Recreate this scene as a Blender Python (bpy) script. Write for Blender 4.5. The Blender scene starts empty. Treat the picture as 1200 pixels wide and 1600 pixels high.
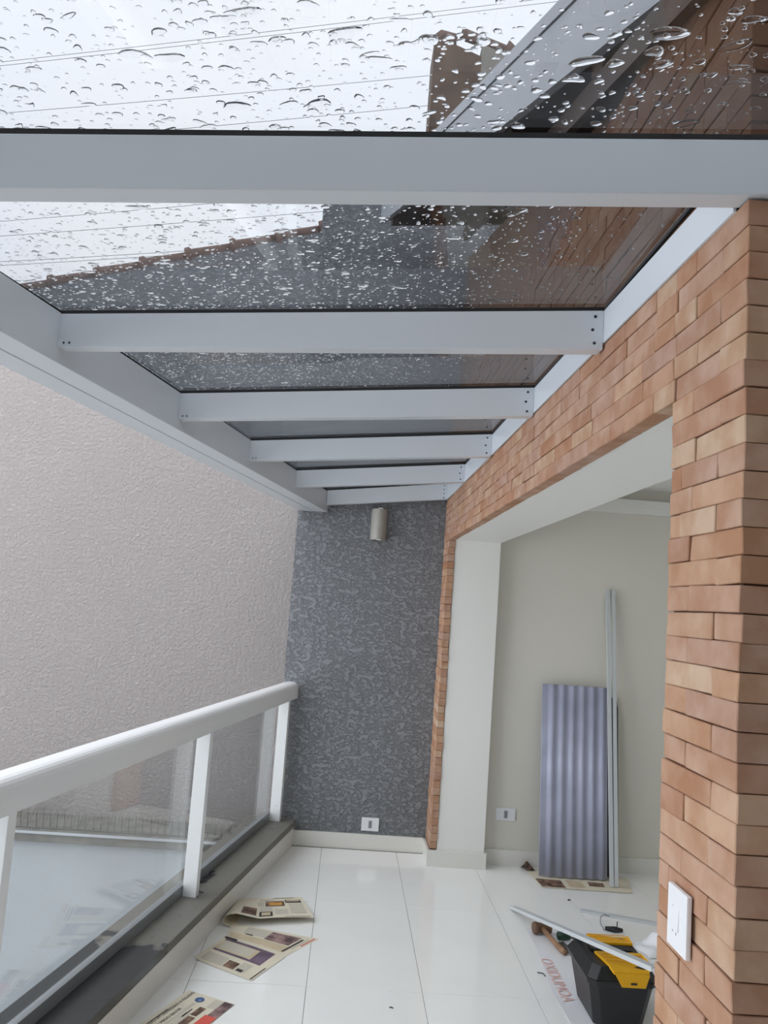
import bpy, bmesh, math, random
import numpy as np
from mathutils import Vector, Matrix

random.seed(7)
rng = np.random.default_rng(11)
scene = bpy.context.scene
COL = scene.collection

# ------------------------------------------------------------------ camera
CAM = Vector((0.0, 0.0, 1.65))
F_PX = 1268.7
R_AX = Vector((0.9965440, -0.0426417, 0.0712857))
D_AX = Vector((0.0755546, 0.1086995, -0.9911992))
F_AX = Vector((0.0345177, 0.9931597, 0.1115456))
cd = bpy.data.cameras.new('camera')
cam = bpy.data.objects.new('camera', cd)
COL.objects.link(cam)
m = Matrix.Identity(4)
for i in range(3):
    m[i][0] = R_AX[i]
    m[i][1] = -D_AX[i]
    m[i][2] = -F_AX[i]
    m[i][3] = CAM[i]
cam.matrix_world = m
cd.sensor_fit = 'VERTICAL'
cd.sensor_height = 24.0
cd.lens = 24.0 * F_PX / 1600.0
cd.clip_start = 0.02
scene.camera = cam

# ------------------------------------------------------------------ sky: even overcast
w = bpy.data.worlds.new('overcast_sky')
scene.world = w
w.use_nodes = True
nt = w.node_tree
bg = nt.nodes['Background']
SKY = 1.0
tc = nt.nodes.new('ShaderNodeTexCoord')
nz = nt.nodes.new('ShaderNodeTexNoise')
nz.inputs['Scale'].default_value = 2.2
nz.inputs['Detail'].default_value = 3.0
cr = nt.nodes.new('ShaderNodeValToRGB')
cr.color_ramp.elements[0].position = 0.3
cr.color_ramp.elements[0].color = (0.90, 0.94, 1.0, 1)
cr.color_ramp.elements[1].position = 0.7
cr.color_ramp.elements[1].color = (0.965, 0.98, 1.0, 1)
nt.links.new(tc.outputs['Generated'], nz.inputs['Vector'])
nt.links.new(nz.outputs['Fac'], cr.inputs['Fac'])
nt.links.new(cr.outputs['Color'], bg.inputs['Color'])
bg.inputs['Strength'].default_value = SKY
scene.view_settings.view_transform = 'Standard'
scene.view_settings.look = 'None'
scene.view_settings.gamma = 1.0
scene.view_settings.exposure = 1.6
try:
    scene.view_settings.use_curve_mapping = False
except Exception:
    pass
scene.cycles.max_bounces = 14
scene.cycles.diffuse_bounces = 6
scene.cycles.glossy_bounces = 6
scene.cycles.transmission_bounces = 10
scene.cycles.transparent_max_bounces = 24


# ------------------------------------------------------------------ helpers
def lin(c):
    return tuple((x / 255 / 12.92 if x / 255 <= 0.04045 else ((x / 255 + 0.055) / 1.055) ** 2.4) for x in c)


class MB:
    """collects geometry in world coordinates"""
    def __init__(s):
        s.v = []
        s.f = []

    def poly(s, pts):
        b = len(s.v)
        s.v += [tuple(p) for p in pts]
        s.f.append(tuple(range(b, b + len(pts))))
        return s

    def hexa(s, a, b):
        """a: 4 points (loop), b: the opposite 4 points"""
        k = len(s.v)
        s.v += [tuple(p) for p in a] + [tuple(p) for p in b]
        s.f += [(k + 3, k + 2, k + 1, k), (k + 4, k + 5, k + 6, k + 7)]
        for i in range(4):
            j = (i + 1) % 4
            s.f.append((k + i, k + j, k + 4 + j, k + 4 + i))
        return s

    def box(s, x0, x1, y0, y1, z0, z1):
        return s.hexa([(x0, y0, z0), (x1, y0, z0), (x1, y1, z0), (x0, y1, z0)],
                      [(x0, y0, z1), (x1, y0, z1), (x1, y1, z1), (x0, y1, z1)])

    def prism(s, a, b):
        """two matching loops joined"""
        k = len(s.v)
        n = len(a)
        s.v += [tuple(p) for p in a] + [tuple(p) for p in b]
        s.f.append(tuple(range(k + n - 1, k - 1, -1)))
        s.f.append(tuple(range(k + n, k + 2 * n)))
        for i in range(n):
            j = (i + 1) % n
            s.f.append((k + i, k + j, k + n + j, k + n + i))
        return s

    def tube(s, pts, r, n=8, cap=True):
        pts = [Vector(p) for p in pts]
        rs = r if isinstance(r, (list, tuple)) else [r] * len(pts)
        k = len(s.v)
        up = None
        for i, p in enumerate(pts):
            t = (pts[min(i + 1, len(pts) - 1)] - pts[max(i - 1, 0)]).normalized()
            if up is None:
                up = Vector((0, 0, 1)) if abs(t.z) < 0.9 else Vector((1, 0, 0))
            u = t.cross(up).normalized()
            vv = u.cross(t).normalized()
            up = vv
            for q in range(n):
                a = 2 * math.pi * q / n
                s.v.append(tuple(p + u * (math.cos(a) * rs[i]) + vv * (math.sin(a) * rs[i])))
        for i in range(len(pts) - 1):
            for q in range(n):
                q2 = (q + 1) % n
                s.f.append((k + i * n + q, k + i * n + q2, k + (i + 1) * n + q2, k + (i + 1) * n + q))
        if cap:
            s.f.append(tuple(k + q for q in range(n - 1, -1, -1)))
            e = k + (len(pts) - 1) * n
            s.f.append(tuple(e + q for q in range(n)))
        return s

    def grid(s, fn, nu, nv):
        k = len(s.v)
        for j in range(nv + 1):
            for i in range(nu + 1):
                s.v.append(tuple(fn(i / nu, j / nv)))
        for j in range(nv):
            for i in range(nu):
                a = k + j * (nu + 1) + i
                s.f.append((a, a + 1, a + nu + 2, a + nu + 1))
        return s

    def mesh(s, name, org=(0, 0, 0), bevel=0, seg=2, smooth=False):
        me = bpy.data.meshes.new(name)
        o = Vector(org)
        me.from_pydata([tuple(Vector(p) - o) for p in s.v], [], s.f)
        bm = bmesh.new()
        bm.from_mesh(me)
        bmesh.ops.recalc_face_normals(bm, faces=bm.faces)
        if bevel:
            bmesh.ops.bevel(bm, geom=list(bm.edges), offset=bevel, segments=seg, profile=0.6, affect='EDGES')
        bm.to_mesh(me)
        bm.free()
        if smooth:
            for p in me.polygons:
                p.use_smooth = True
        return me


ORG = {}


def put(name, mesh, mat=None, parent=None, loc=None):
    o = bpy.data.objects.new(name, mesh)
    COL.objects.link(o)
    if parent is not None:
        o.parent = parent
    if loc is not None:
        o.location = loc
    if mat is not None and mesh is not None and not mesh.materials:
        mesh.materials.append(mat)
    return o


def tag(o, label, cat, group=None, kind=None):
    o['label'] = label
    o['category'] = cat
    if group:
        o['group'] = group
    if kind:
        o['kind'] = kind
    return o


def thing(name, loc, label, cat, group=None):
    o = bpy.data.objects.new(name, None)
    COL.objects.link(o)
    o.location = loc
    o.empty_display_size = 0.05
    ORG[o] = Vector(loc)
    return tag(o, label, cat, group)


def part(name, mb, mat, parent, bevel=0, seg=2, smooth=False, label=None):
    """mesh in world coordinates, hung under parent"""
    org = ORG.get(parent, Vector((0, 0, 0)))
    o = put(name, mb.mesh(name, org, bevel, seg, smooth), mat, parent)
    ORG[o] = org
    if label:
        o['label'] = label
    return o


def solo(name, mb, mat, label, cat, group=None, bevel=0, seg=2, smooth=False, org=None):
    if org is None:
        a = np.array(mb.v)
        org = ((a[:, 0].min() + a[:, 0].max()) / 2, (a[:, 1].min() + a[:, 1].max()) / 2, a[:, 2].min())
    o = put(name, mb.mesh(name, org, bevel, seg, smooth), mat, None, org)
    ORG[o] = Vector(org)
    return tag(o, label, cat, group)


def struct(name, mb, mat, label, cat, bevel=0):
    o = put(name, mb.mesh(name, (0, 0, 0), bevel), mat)
    ORG[o] = Vector((0, 0, 0))
    return tag(o, label, cat, None, 'structure')


# ------------------------------------------------------------------ materials
def mat(name, rgb, rough=0.5, spec=0.5, metal=0.0, var=0.0, vscale=8.0, bump=0.0, bscale=40.0, bdist=0.01,
        rgb2=None, coat=0.0, raw=False):
    m = bpy.data.materials.new(name)
    m.use_nodes = True
    t = m.node_tree
    b = t.nodes['Principled BSDF']
    c = rgb if raw else lin(rgb)
    b.inputs['Base Color'].default_value = (*c, 1)
    b.inputs['Roughness'].default_value = rough
    b.inputs['Specular IOR Level'].default_value = spec
    b.inputs['Metallic'].default_value = metal
    b.inputs['Coat Weight'].default_value = coat
    if var or rgb2 or bump:
        co = t.nodes.new('ShaderNodeTexCoord')
    if var or rgb2:
        n = t.nodes.new('ShaderNodeTexNoise')
        n.inputs['Scale'].default_value = vscale
        n.inputs['Detail'].default_value = 5
        t.links.new(co.outputs['Object'], n.inputs['Vector'])
        r = t.nodes.new('ShaderNodeValToRGB')
        c2 = lin(rgb2) if rgb2 else tuple(x * (1 - var) for x in c)
        c1 = c if rgb2 else tuple(min(1, x * (1 + var * 0.5)) for x in c)
        r.color_ramp.elements[0].position = 0.35
        r.color_ramp.elements[0].color = (*c2, 1)
        r.color_ramp.elements[1].position = 0.65
        r.color_ramp.elements[1].color = (*c1, 1)
        t.links.new(n.outputs['Fac'], r.inputs['Fac'])
        t.links.new(r.outputs['Color'], b.inputs['Base Color'])
    if bump:
        n2 = t.nodes.new('ShaderNodeTexNoise')
        n2.inputs['Scale'].default_value = bscale
        n2.inputs['Detail'].default_value = 4
        t.links.new(co.outputs['Object'], n2.inputs['Vector'])
        bp = t.nodes.new('ShaderNodeBump')
        bp.inputs['Strength'].default_value = bump
        bp.inputs['Distance'].default_value = bdist
        t.links.new(n2.outputs['Fac'], bp.inputs['Height'])
        t.links.new(bp.outputs['Normal'], b.inputs['Normal'])
    return m


def stucco(name, rgb, lo, hi, scale, strength, dist, rgb2, stretch=1.0, detail=3.5, groove=0.0, nrough=0.55):
    """trowelled textured render: rounded blobs standing proud of a smooth ground"""
    m = bpy.data.materials.new(name)
    m.use_nodes = True
    t = m.node_tree
    b = t.nodes['Principled BSDF']
    b.inputs['Roughness'].default_value = 0.75
    co = t.nodes.new('ShaderNodeTexCoord')
    mp = t.nodes.new('ShaderNodeMapping')
    mp.inputs['Scale'].default_value = (1, 1, stretch)
    t.links.new(co.outputs['Object'], mp.inputs['Vector'])
    n = t.nodes.new('ShaderNodeTexNoise')
    n.inputs['Scale'].default_value = scale
    n.inputs['Detail'].default_value = detail
    n.inputs['Roughness'].default_value = nrough
    n.inputs['Distortion'].default_value = 0.1
    t.links.new(mp.outputs['Vector'], n.inputs['Vector'])
    r = t.nodes.new('ShaderNodeMapRange')
    r.interpolation_type = 'SMOOTHSTEP'
    r.inputs['From Min'].default_value = lo
    r.inputs['From Max'].default_value = hi
    t.links.new(n.outputs['Fac'], r.inputs['Value'])
    bp = t.nodes.new('ShaderNodeBump')
    bp.inputs['Strength'].default_value = strength
    bp.inputs['Distance'].default_value = dist
    t.links.new(r.outputs['Result'], bp.inputs['Height'])
    t.links.new(bp.outputs['Normal'], b.inputs['Normal'])
    n2 = t.nodes.new('ShaderNodeTexNoise')
    n2.inputs['Scale'].default_value = 1.3
    n2.inputs['Detail'].default_value = 6
    t.links.new(co.outputs['Object'], n2.inputs['Vector'])
    mx = t.nodes.new('ShaderNodeMix')
    mx.data_type = 'RGBA'
    mx.inputs['A'].default_value = (*lin(rgb), 1)
    mx.inputs['B'].default_value = (*lin(rgb2), 1)
    t.links.new(n2.outputs['Fac'], mx.inputs['Factor'])
    if groove:        # grooves of the trowelled finish darker, raised parts lighter
        g = t.nodes.new('ShaderNodeMapRange')
        g.inputs['To Min'].default_value = 1 - groove
        g.inputs['To Max'].default_value = 1 + groove * 0.4
        t.links.new(r.outputs['Result'], g.inputs['Value'])
        sc = t.nodes.new('ShaderNodeVectorMath')
        sc.operation = 'SCALE'
        t.links.new(mx.outputs['Result'], sc.inputs[0])
        t.links.new(g.outputs['Result'], sc.inputs['Scale'])
        t.links.new(sc.outputs['Vector'], b.inputs['Base Color'])
    else:
        t.links.new(mx.outputs['Result'], b.inputs['Base Color'])
    return m


def pane_glass(name, tint, ior=1.5):
    """flat sheet glass: body tint per face, fresnel reflection on both faces"""
    m = bpy.data.materials.new(name)
    m.use_nodes = True
    t = m.node_tree
    t.nodes.clear()
    out = t.nodes.new('ShaderNodeOutputMaterial')
    tr = t.nodes.new('ShaderNodeBsdfTransparent')
    tr.inputs['Color'].default_value = (*tint, 1)
    gl = t.nodes.new('ShaderNodeBsdfGlossy')
    gl.inputs['Roughness'].default_value = 0.0
    geo = t.nodes.new('ShaderNodeNewGeometry')
    mr = t.nodes.new('ShaderNodeMapRange')       # same index seen from either side of the sheet
    mr.inputs['To Min'].default_value = ior
    mr.inputs['To Max'].default_value = 1 / ior
    t.links.new(geo.outputs['Backfacing'], mr.inputs['Value'])
    fr = t.nodes.new('ShaderNodeFresnel')
    t.links.new(mr.outputs['Result'], fr.inputs['IOR'])
    mx = t.nodes.new('ShaderNodeMixShader')
    t.links.new(fr.outputs['Fac'], mx.inputs['Fac'])
    t.links.new(tr.outputs['BSDF'], mx.inputs[1])
    t.links.new(gl.outputs['BSDF'], mx.inputs[2])
    t.links.new(mx.outputs['Shader'], out.inputs['Surface'])
    return m


def water():
    m = bpy.data.materials.new('rain_water')
    m.use_nodes = True
    t = m.node_tree
    t.nodes.clear()
    out = t.nodes.new('ShaderNodeOutputMaterial')
    g = t.nodes.new('ShaderNodeBsdfGlass')
    g.inputs['IOR'].default_value = 1.33
    g.inputs['Roughness'].default_value = 0.0
    t.links.new(g.outputs['BSDF'], out.inputs['Surface'])
    return m


def brick_mat(name='fired_clay_brick', k=1.0):
    m = bpy.data.materials.new(name)
    m.use_nodes = True
    t = m.node_tree
    b = t.nodes['Principled BSDF']
    b.inputs['Roughness'].default_value = 0.82
    b.inputs['Specular IOR Level'].default_value = 0.25
    oi = t.nodes.new('ShaderNodeObjectInfo')
    co = t.nodes.new('ShaderNodeTexCoord')
    r = t.nodes.new('ShaderNodeValToRGB')
    e = r.color_ramp.elements
    e[0].position = 0.0
    e[0].color = (*lin((176, 138, 116)), 1)
    e[1].position = 1.0
    e[1].color = (*lin((194, 168, 144)), 1)
    for p, c in ((0.25, (184, 150, 128)), (0.45, (178, 146, 128)), (0.62, (190, 156, 130)), (0.8, (172, 130, 104))):
        x = e.new(p)
        x.color = (*lin(c), 1)
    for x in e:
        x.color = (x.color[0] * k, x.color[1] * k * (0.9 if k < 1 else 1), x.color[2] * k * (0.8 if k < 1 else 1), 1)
    t.links.new(oi.outputs['Random'], r.inputs['Fac'])
    ad = t.nodes.new('ShaderNodeVectorMath')
    ad.operation = 'ADD'
    sc = t.nodes.new('ShaderNodeVectorMath')
    sc.operation = 'SCALE'
    sc.inputs['Scale'].default_value = 3.7
    t.links.new(oi.outputs['Location'], sc.inputs[0])
    t.links.new(co.outputs['Object'], ad.inputs[0])
    t.links.new(sc.outputs['Vector'], ad.inputs[1])
    n = t.nodes.new('ShaderNodeTexNoise')
    n.inputs['Scale'].default_value = 11
    n.inputs['Detail'].default_value = 4
    t.links.new(ad.outputs['Vector'], n.inputs['Vector'])
    r2 = t.nodes.new('ShaderNodeValToRGB')
    r2.color_ramp.elements[0].position = 0.36
    r2.color_ramp.elements[0].color = (0.86, 0.75, 0.67, 1)
    r2.color_ramp.elements[1].position = 0.66
    r2.color_ramp.elements[1].color = (1.08, 1.12, 1.16, 1)
    t.links.new(n.outputs['Fac'], r2.inputs['Fac'])
    mx = t.nodes.new('ShaderNodeMix')
    mx.data_type = 'RGBA'
    mx.blend_type = 'MULTIPLY'
    mx.inputs['Factor'].default_value = 1.0
    t.links.new(r.outputs['Color'], mx.inputs['A'])
    t.links.new(r2.outputs['Color'], mx.inputs['B'])
    t.links.new(mx.outputs['Result'], b.inputs['Base Color'])
    n3 = t.nodes.new('ShaderNodeTexNoise')
    n3.inputs['Scale'].default_value = 60
    n3.inputs['Detail'].default_value = 6
    t.links.new(ad.outputs['Vector'], n3.inputs['Vector'])
    bp = t.nodes.new('ShaderNodeBump')
    bp.inputs['Strength'].default_value = 0.25
    bp.inputs['Distance'].default_value = 0.004
    t.links.new(n3.outputs['Fac'], bp.inputs['Height'])
    t.links.new(bp.outputs['Normal'], b.inputs['Normal'])
    return m


def print_mat(name, paper, ink, scale, axis='Y', duty=0.55):
    """lines of body text as fine stripes"""
    m = bpy.data.materials.new(name)
    m.use_nodes = True
    t = m.node_tree
    b = t.nodes['Principled BSDF']
    b.inputs['Roughness'].default_value = 0.85
    uv = t.nodes.new('ShaderNodeUVMap')
    wv = t.nodes.new('ShaderNodeTexWave')
    wv.bands_direction = axis
    wv.inputs['Scale'].default_value = scale
    wv.inputs['Distortion'].default_value = 0.0
    t.links.new(uv.outputs['UV'], wv.inputs['Vector'])
    n = t.nodes.new('ShaderNodeTexNoise')
    n.inputs['Scale'].default_value = scale * 5
    t.links.new(uv.outputs['UV'], n.inputs['Vector'])
    mu = t.nodes.new('ShaderNodeMath')
    mu.operation = 'MULTIPLY'
    t.links.new(wv.outputs['Fac'], mu.inputs[0])
    t.links.new(n.outputs['Fac'], mu.inputs[1])
    r = t.nodes.new('ShaderNodeValToRGB')
    r.color_ramp.elements[0].position = 0.15
    r.color_ramp.elements[0].color = (*lin(paper), 1)
    r.color_ramp.elements[1].position = duty
    r.color_ramp.elements[1].color = (*lin(ink), 1)
    t.links.new(mu.outputs['Value'], r.inputs['Fac'])
    t.links.new(r.outputs['Color'], b.inputs['Base Color'])
    return m


def stone_mat():
    """dark granite with a rain-wet stain of its own shape near the camera end"""
    m = bpy.data.materials.new('curb_granite')
    m.use_nodes = True
    t = m.node_tree
    b = t.nodes['Principled BSDF']
    co = t.nodes.new('ShaderNodeTexCoord')
    n = t.nodes.new('ShaderNodeTexNoise')
    n.inputs['Scale'].default_value = 160
    n.inputs['Detail'].default_value = 3
    t.links.new(co.outputs['Object'], n.inputs['Vector'])
    r = t.nodes.new('ShaderNodeValToRGB')
    r.color_ramp.elements[0].color = (*lin((96, 94, 90)), 1)
    r.color_ramp.elements[1].color = (*lin((136, 133, 126)), 1)
    t.links.new(n.outputs['Fac'], r.inputs['Fac'])
    # wet patch: irregular edge across the slab, plus splashes
    sx = t.nodes.new('ShaderNodeSeparateXYZ')
    t.links.new(co.outputs['Object'], sx.inputs['Vector'])
    n2 = t.nodes.new('ShaderNodeTexNoise')
    n2.inputs['Scale'].default_value = 4.0
    n2.inputs['Detail'].default_value = 5
    t.links.new(co.outputs['Object'], n2.inputs['Vector'])
    a = t.nodes.new('ShaderNodeMath')
    a.operation = 'MULTIPLY_ADD'
    t.links.new(n2.outputs['Fac'], a.inputs[0])
    a.inputs[1].default_value = 1.0
    t.links.new(sx.outputs['Y'], a.inputs[2])
    w1 = t.nodes.new('ShaderNodeMapRange')
    w1.inputs['From Min'].default_value = 4.12
    w1.inputs['From Max'].default_value = 4.16
    w1.inputs['To Min'].default_value = 1
    w1.inputs['To Max'].default_value = 0
    t.links.new(a.outputs['Value'], w1.inputs['Value'])
    n3 = t.nodes.new('ShaderNodeTexNoise')
    n3.inputs['Scale'].default_value = 7.0
    t.links.new(co.outputs['Object'], n3.inputs['Vector'])
    w2 = t.nodes.new('ShaderNodeMapRange')
    w2.inputs['From Min'].default_value = 0.63
    w2.inputs['From Max'].default_value = 0.67
    t.links.new(n3.outputs['Fac'], w2.inputs['Value'])
    mxx = t.nodes.new('ShaderNodeMath')
    mxx.operation = 'MAXIMUM'
    t.links.new(w1.outputs['Result'], mxx.inputs[0])
    t.links.new(w2.outputs['Result'], mxx.inputs[1])
    mx = t.nodes.new('ShaderNodeMix')
    mx.data_type = 'RGBA'
    mx.inputs['B'].default_value = (*lin((58, 60, 62)), 1)
    t.links.new(mxx.outputs['Value'], mx.inputs['Factor'])
    t.links.new(r.outputs['Color'], mx.inputs['A'])
    t.links.new(mx.outputs['Result'], b.inputs['Base Color'])
    rr = t.nodes.new('ShaderNodeMapRange')
    rr.inputs['To Min'].default_value = 0.6
    rr.inputs['To Max'].default_value = 0.25
    t.links.new(mxx.outputs['Value'], rr.inputs['Value'])
    t.links.new(rr.outputs['Result'], b.inputs['Roughness'])
    return m


M_ALU = mat('white_powder_coat', (212, 219, 226), rough=0.32, spec=0.5)
M_CHANNEL = mat('satin_aluminium', (150, 154, 158), rough=0.3, metal=0.3)
M_RAIL = mat('white_gloss_paint', (238, 240, 242), rough=0.25)
M_GASKET = mat('black_rubber', (18, 18, 20), rough=0.6)
M_SCREW = mat('dark_screw', (60, 62, 66), rough=0.35, metal=0.7)
M_ROOFGLASS = pane_glass('smoked_sheet_glass', (0.58, 0.59, 0.605))
M_RAILGLASS = pane_glass('clear_sheet_glass', (0.95, 0.965, 0.965))
M_WATER = water()
M_GREY = stucco('grey_textured_render', (138, 141, 146), 0.43, 0.54, 22, 0.8, 0.010, (130, 133, 138), 1.5, 8.0, 0.05, 0.68)
M_PINK = stucco('pale_textured_render', (188, 181, 180), 0.30, 0.70, 40, 0.85, 0.017, (178, 172, 170), 1.0, 6.0, 0.0, 0.72)
M_BRICK = brick_mat()
M_BRICK_SHADE = brick_mat('dark_brown_brick', 0.42)  # shaded copy of the clay brick: eave shade painted into the colour
M_MORTAR = mat('mortar_joint', (112, 86, 70), rough=0.95, bump=0.4, bscale=120)
M_CREAM = mat('cream_wall_paint', (226, 223, 214), rough=0.55, spec=0.3)
M_WHITE = mat('white_wall_paint', (238, 238, 235), rough=0.45, spec=0.35)
M_BASE = mat('white_porcelain_skirting', (230, 229, 224), rough=0.18)
M_TILE = mat('polished_white_porcelain', (246, 246, 244), rough=0.09, spec=0.5, var=0.02, vscale=3)
M_GROUT = mat('grey_grout', (120, 116, 110), rough=0.9)
M_STONE = stone_mat()
M_STONE2 = mat('neighbour_stone', (112, 110, 105), rough=0.7, var=0.35, vscale=9)
M_PARAPET = mat('pale_blue_grey_render', (168, 173, 178), rough=0.7, var=0.06, vscale=3, bump=0.2, bscale=60)
M_GROUND = mat('concrete_yard', (150, 148, 144), rough=0.9, var=0.1)
M_CLAY = mat('roof_clay', (128, 104, 94), rough=0.85, var=0.3, vscale=14)
M_WOOD = mat('dark_eave_boards', (74, 54, 42), rough=0.7, var=0.3, vscale=6)
M_FASCIA = mat('grey_metal_fascia', (176, 180, 186), rough=0.4, var=0.08, vscale=3)
M_CHIM = mat('weathered_brown_render', (104, 84, 70), rough=0.9, var=0.35, vscale=5)
M_CHIM2 = mat('weathered_grey_render', (140, 136, 128), rough=0.9, var=0.2, vscale=4)
M_PLASTIC_W = mat('white_switch_plastic', (236, 238, 242), rough=0.3)
M_DARK = mat('dark_slot', (40, 40, 44), rough=0.6)
M_GREYPLASTIC = mat('grey_plastic', (150, 153, 160), rough=0.4)
M_SCONCE = mat('grey_painted_metal', (166, 164, 157), rough=0.45)
M_CABLE = mat('black_cable', (60, 62, 66), rough=0.7)
M_STEEL = mat('galvanised_steel', (120, 120, 118), rough=0.4, metal=0.6)
M_PAPER = mat('newsprint', (222, 214, 194), rough=0.85, var=0.06, vscale=6)
M_SHEET = mat('lilac_grey_roof_sheet', (182, 186, 210), rough=0.3, spec=0.5, var=0.1, vscale=5)
M_ALUBAR = mat('mill_aluminium', (214, 219, 223), rough=0.35, metal=0.2)
M_BLACK = mat('black_abs_plastic', (26, 26, 29), rough=0.42, bump=0.1, bscale=300, bdist=0.001)
M_YELLOW = mat('yellow_latch_plastic', (236, 176, 20), rough=0.4)
M_MALLET = mat('mallet_wood', (122, 92, 72), rough=0.55, var=0.3, vscale=18)
M_MALLETH = mat('mallet_handle_wood', (158, 122, 94), rough=0.55, var=0.25, vscale=24)
M_GREEN = mat('green_handle_plastic', (28, 62, 46), rough=0.35)
M_IRON = mat('worn_tool_steel', (92, 88, 84), rough=0.4, metal=0.6, var=0.3, vscale=30)
M_RED = mat('red_plastic', (206, 66, 44), rough=0.35)
M_FILM = mat('milky_plastic_film', (240, 241, 244), rough=0.25, spec=0.5)
M_REDINK = mat('faded_red_ink', (234, 190, 184), rough=0.5)

# ------------------------------------------------------------------ plan data
AL = 0.194265
DX, DY = math.sin(AL), math.cos(AL)


def nd(n, d, z):
    """point in the balustrade's own frame: n inward offset, d along it"""
    return (n * DY + d * DX, -n * DX + d * DY, z)


def nd_y(n, y, z):
    """point at offset n that lies in the plane Y = y"""
    d = (y + n * DX) / DY
    return nd(n, d, z)


XB = 0.635      # brick face
YB = 5.68       # back wall
YP0, YP1 = 1.305, 1.612   # brick pier
YJ = 5.41       # far jamb
ZO = 2.103      # head of the opening
CO = 0.0475     # brick course

# ------------------------------------------------------------------ floor and its tiles
FP = [(nd(-1.6, -1.3, 0)[0], nd(-1.6, -1.3, 0)[1]), (4.3, -1.6), (4.3, 5.70), nd_y(-1.6, 5.70, 0)[:2]]
fl = struct('floor', MB().prism([(p[0], p[1], -0.16) for p in FP], [(p[0], p[1], -0.004) for p in FP]), M_GROUT, 'white polished porcelain tile floor of the balcony and room', 'floor')
tile_cache = {}
xs = [-1.058 + 0.5 * k for k in range(0, 12)]
ys = [3.69 + 0.983 * k for k in range(-5, 3)]


def tile_mesh(wd, dp):
    k = (round(wd, 3), round(dp, 3))
    if k not in tile_cache:
        me = MB().box(-wd / 2, wd / 2, -dp / 2, dp / 2, -0.006, 0.0).mesh('tile', (0, 0, 0), 0.0012, 1)
        me.materials.append(M_TILE)
        tile_cache[k] = me
    return tile_cache[k]


G = 0.0011
for j in range(len(ys) - 1):
    y0, y1 = ys[j], min(ys[j + 1], 5.69)
    for i in range(len(xs) - 1):
        x0, x1 = xs[i], min(xs[i + 1], 4.3)
        wd, dp = x1 - x0 - 2 * G, y1 - y0 - 2 * G
        q = [(x0 + G, y0 + G), (x1 - G, y0 + G), (x1 - G, y1 - G), (x0 + G, y1 - G)]
        inside = [a * DY - b * DX > -1.352 for a, b in q]
        if all(inside):
            put('floor_tile', tile_mesh(wd, dp), None, fl, ((x0 + x1) / 2, (y0 + y1) / 2, 0))
        elif any(inside):
            cut = []          # tile trimmed along the curb
            for a in range(4):
                p, r = q[a], q[(a + 1) % 4]
                sp, sr = p[0] * DY - p[1] * DX + 1.352, r[0] * DY - r[1] * DX + 1.352
                if sp > 0:
                    cut.append(p)
                if sp * sr < 0:
                    t = sp / (sp - sr)
                    cut.append((p[0] + (r[0] - p[0]) * t, p[1] + (r[1] - p[1]) * t))
            put('floor_tile', MB().prism([(a, b, -0.006) for a, b in cut], [(a, b, 0.0) for a, b in cut]).mesh('tile'), M_TILE, fl)

# ------------------------------------------------------------------ walls
# grey end wall of the balcony; rises above the glass roof
struct('wall_back', MB().box(-0.405, 0.99, YB, YB + 0.2, -0.2, 4.75), M_GREY, 'dark grey textured render wall at the end of the balcony', 'wall')

# brick-faced wall on the right: rendered core of lintel and far pier; bricks are its children
wr = struct('wall_right', MB().box(0.682, 0.985, YP1, YJ + 0.01, ZO + 0.004, 2.56)
            .box(0.682, 0.99, YJ + 0.01, YB - 0.001, 0.0, 2.56), M_WHITE,
            'white plastered lintel and jamb faced with thin clay bricks', 'wall')
part('mortar_bed', MB().box(0.645, 0.6815, YP0 + 0.2, YB - 0.002, ZO + 0.006, 2.56)
     .box(0.645, 0.6815, YJ + 0.012, YB - 0.002, 0.1, ZO + 0.02), M_MORTAR, wr)
wn = struct('wall_near', MB().box(0.682, 0.985, YP0 + 0.046, YP1, 0.0, 2.56).box(0.985, 4.3, YP0 + 0.046, YP0 + 0.2, 0, 2.7), M_WHITE,
            'brick pier between the opening and the camera', 'wall')
part('mortar_bed', MB().box(0.645, 0.6815, YP0 + 0.011, YP1 - 0.012, 0.0, 2.45)
     .box(0.6815, 1.6, YP0 + 0.011, YP0 + 0.0455, 0.0, 2.45), M_MORTAR, wn)

brick_cache = {}


def brick_mesh(lx, ly, lz, var, m=None):
    """slightly uneven fired brick, centred on its origin"""
    m = m or M_BRICK
    k = (round(lx, 3), round(ly, 3), round(lz, 4), var, m.name)
    if k in brick_cache:
        return brick_cache[k]
    r = random.Random(repr(k))
    mb = MB().box(-lx / 2, lx / 2, -ly / 2, ly / 2, -lz / 2, lz / 2)
    mb.v = [tuple(c + r.uniform(-0.0013, 0.0013) for c in p) for p in mb.v]
    me = mb.mesh('brick', (0, 0, 0), 0.0018, 1)
    me.materials.append(m)
    brick_cache[k] = me
    return me


def brick(parent, x0, x1, y0, y1, z, h=CO, m=None):
    g = 0.0007
    z1 = h - 2.2 * g
    dpt = random.uniform(-0.0022, 0.0022)
    me = brick_mesh(round(x1 - x0 - 2 * g if x1 - x0 > 0.06 else x1 - x0, 3), round(y1 - y0 - 2 * g if y1 - y0 > 0.06 else y1 - y0, 3), z1, random.randrange(3), m)
    o = put('brick', me, None, parent, ((x0 + x1) / 2 + dpt, (y0 + y1) / 2, z + h / 2))
    o.rotation_euler = (random.uniform(-0.006, 0.006), 0, random.uniform(-0.008, 0.008))
    return o


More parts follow.
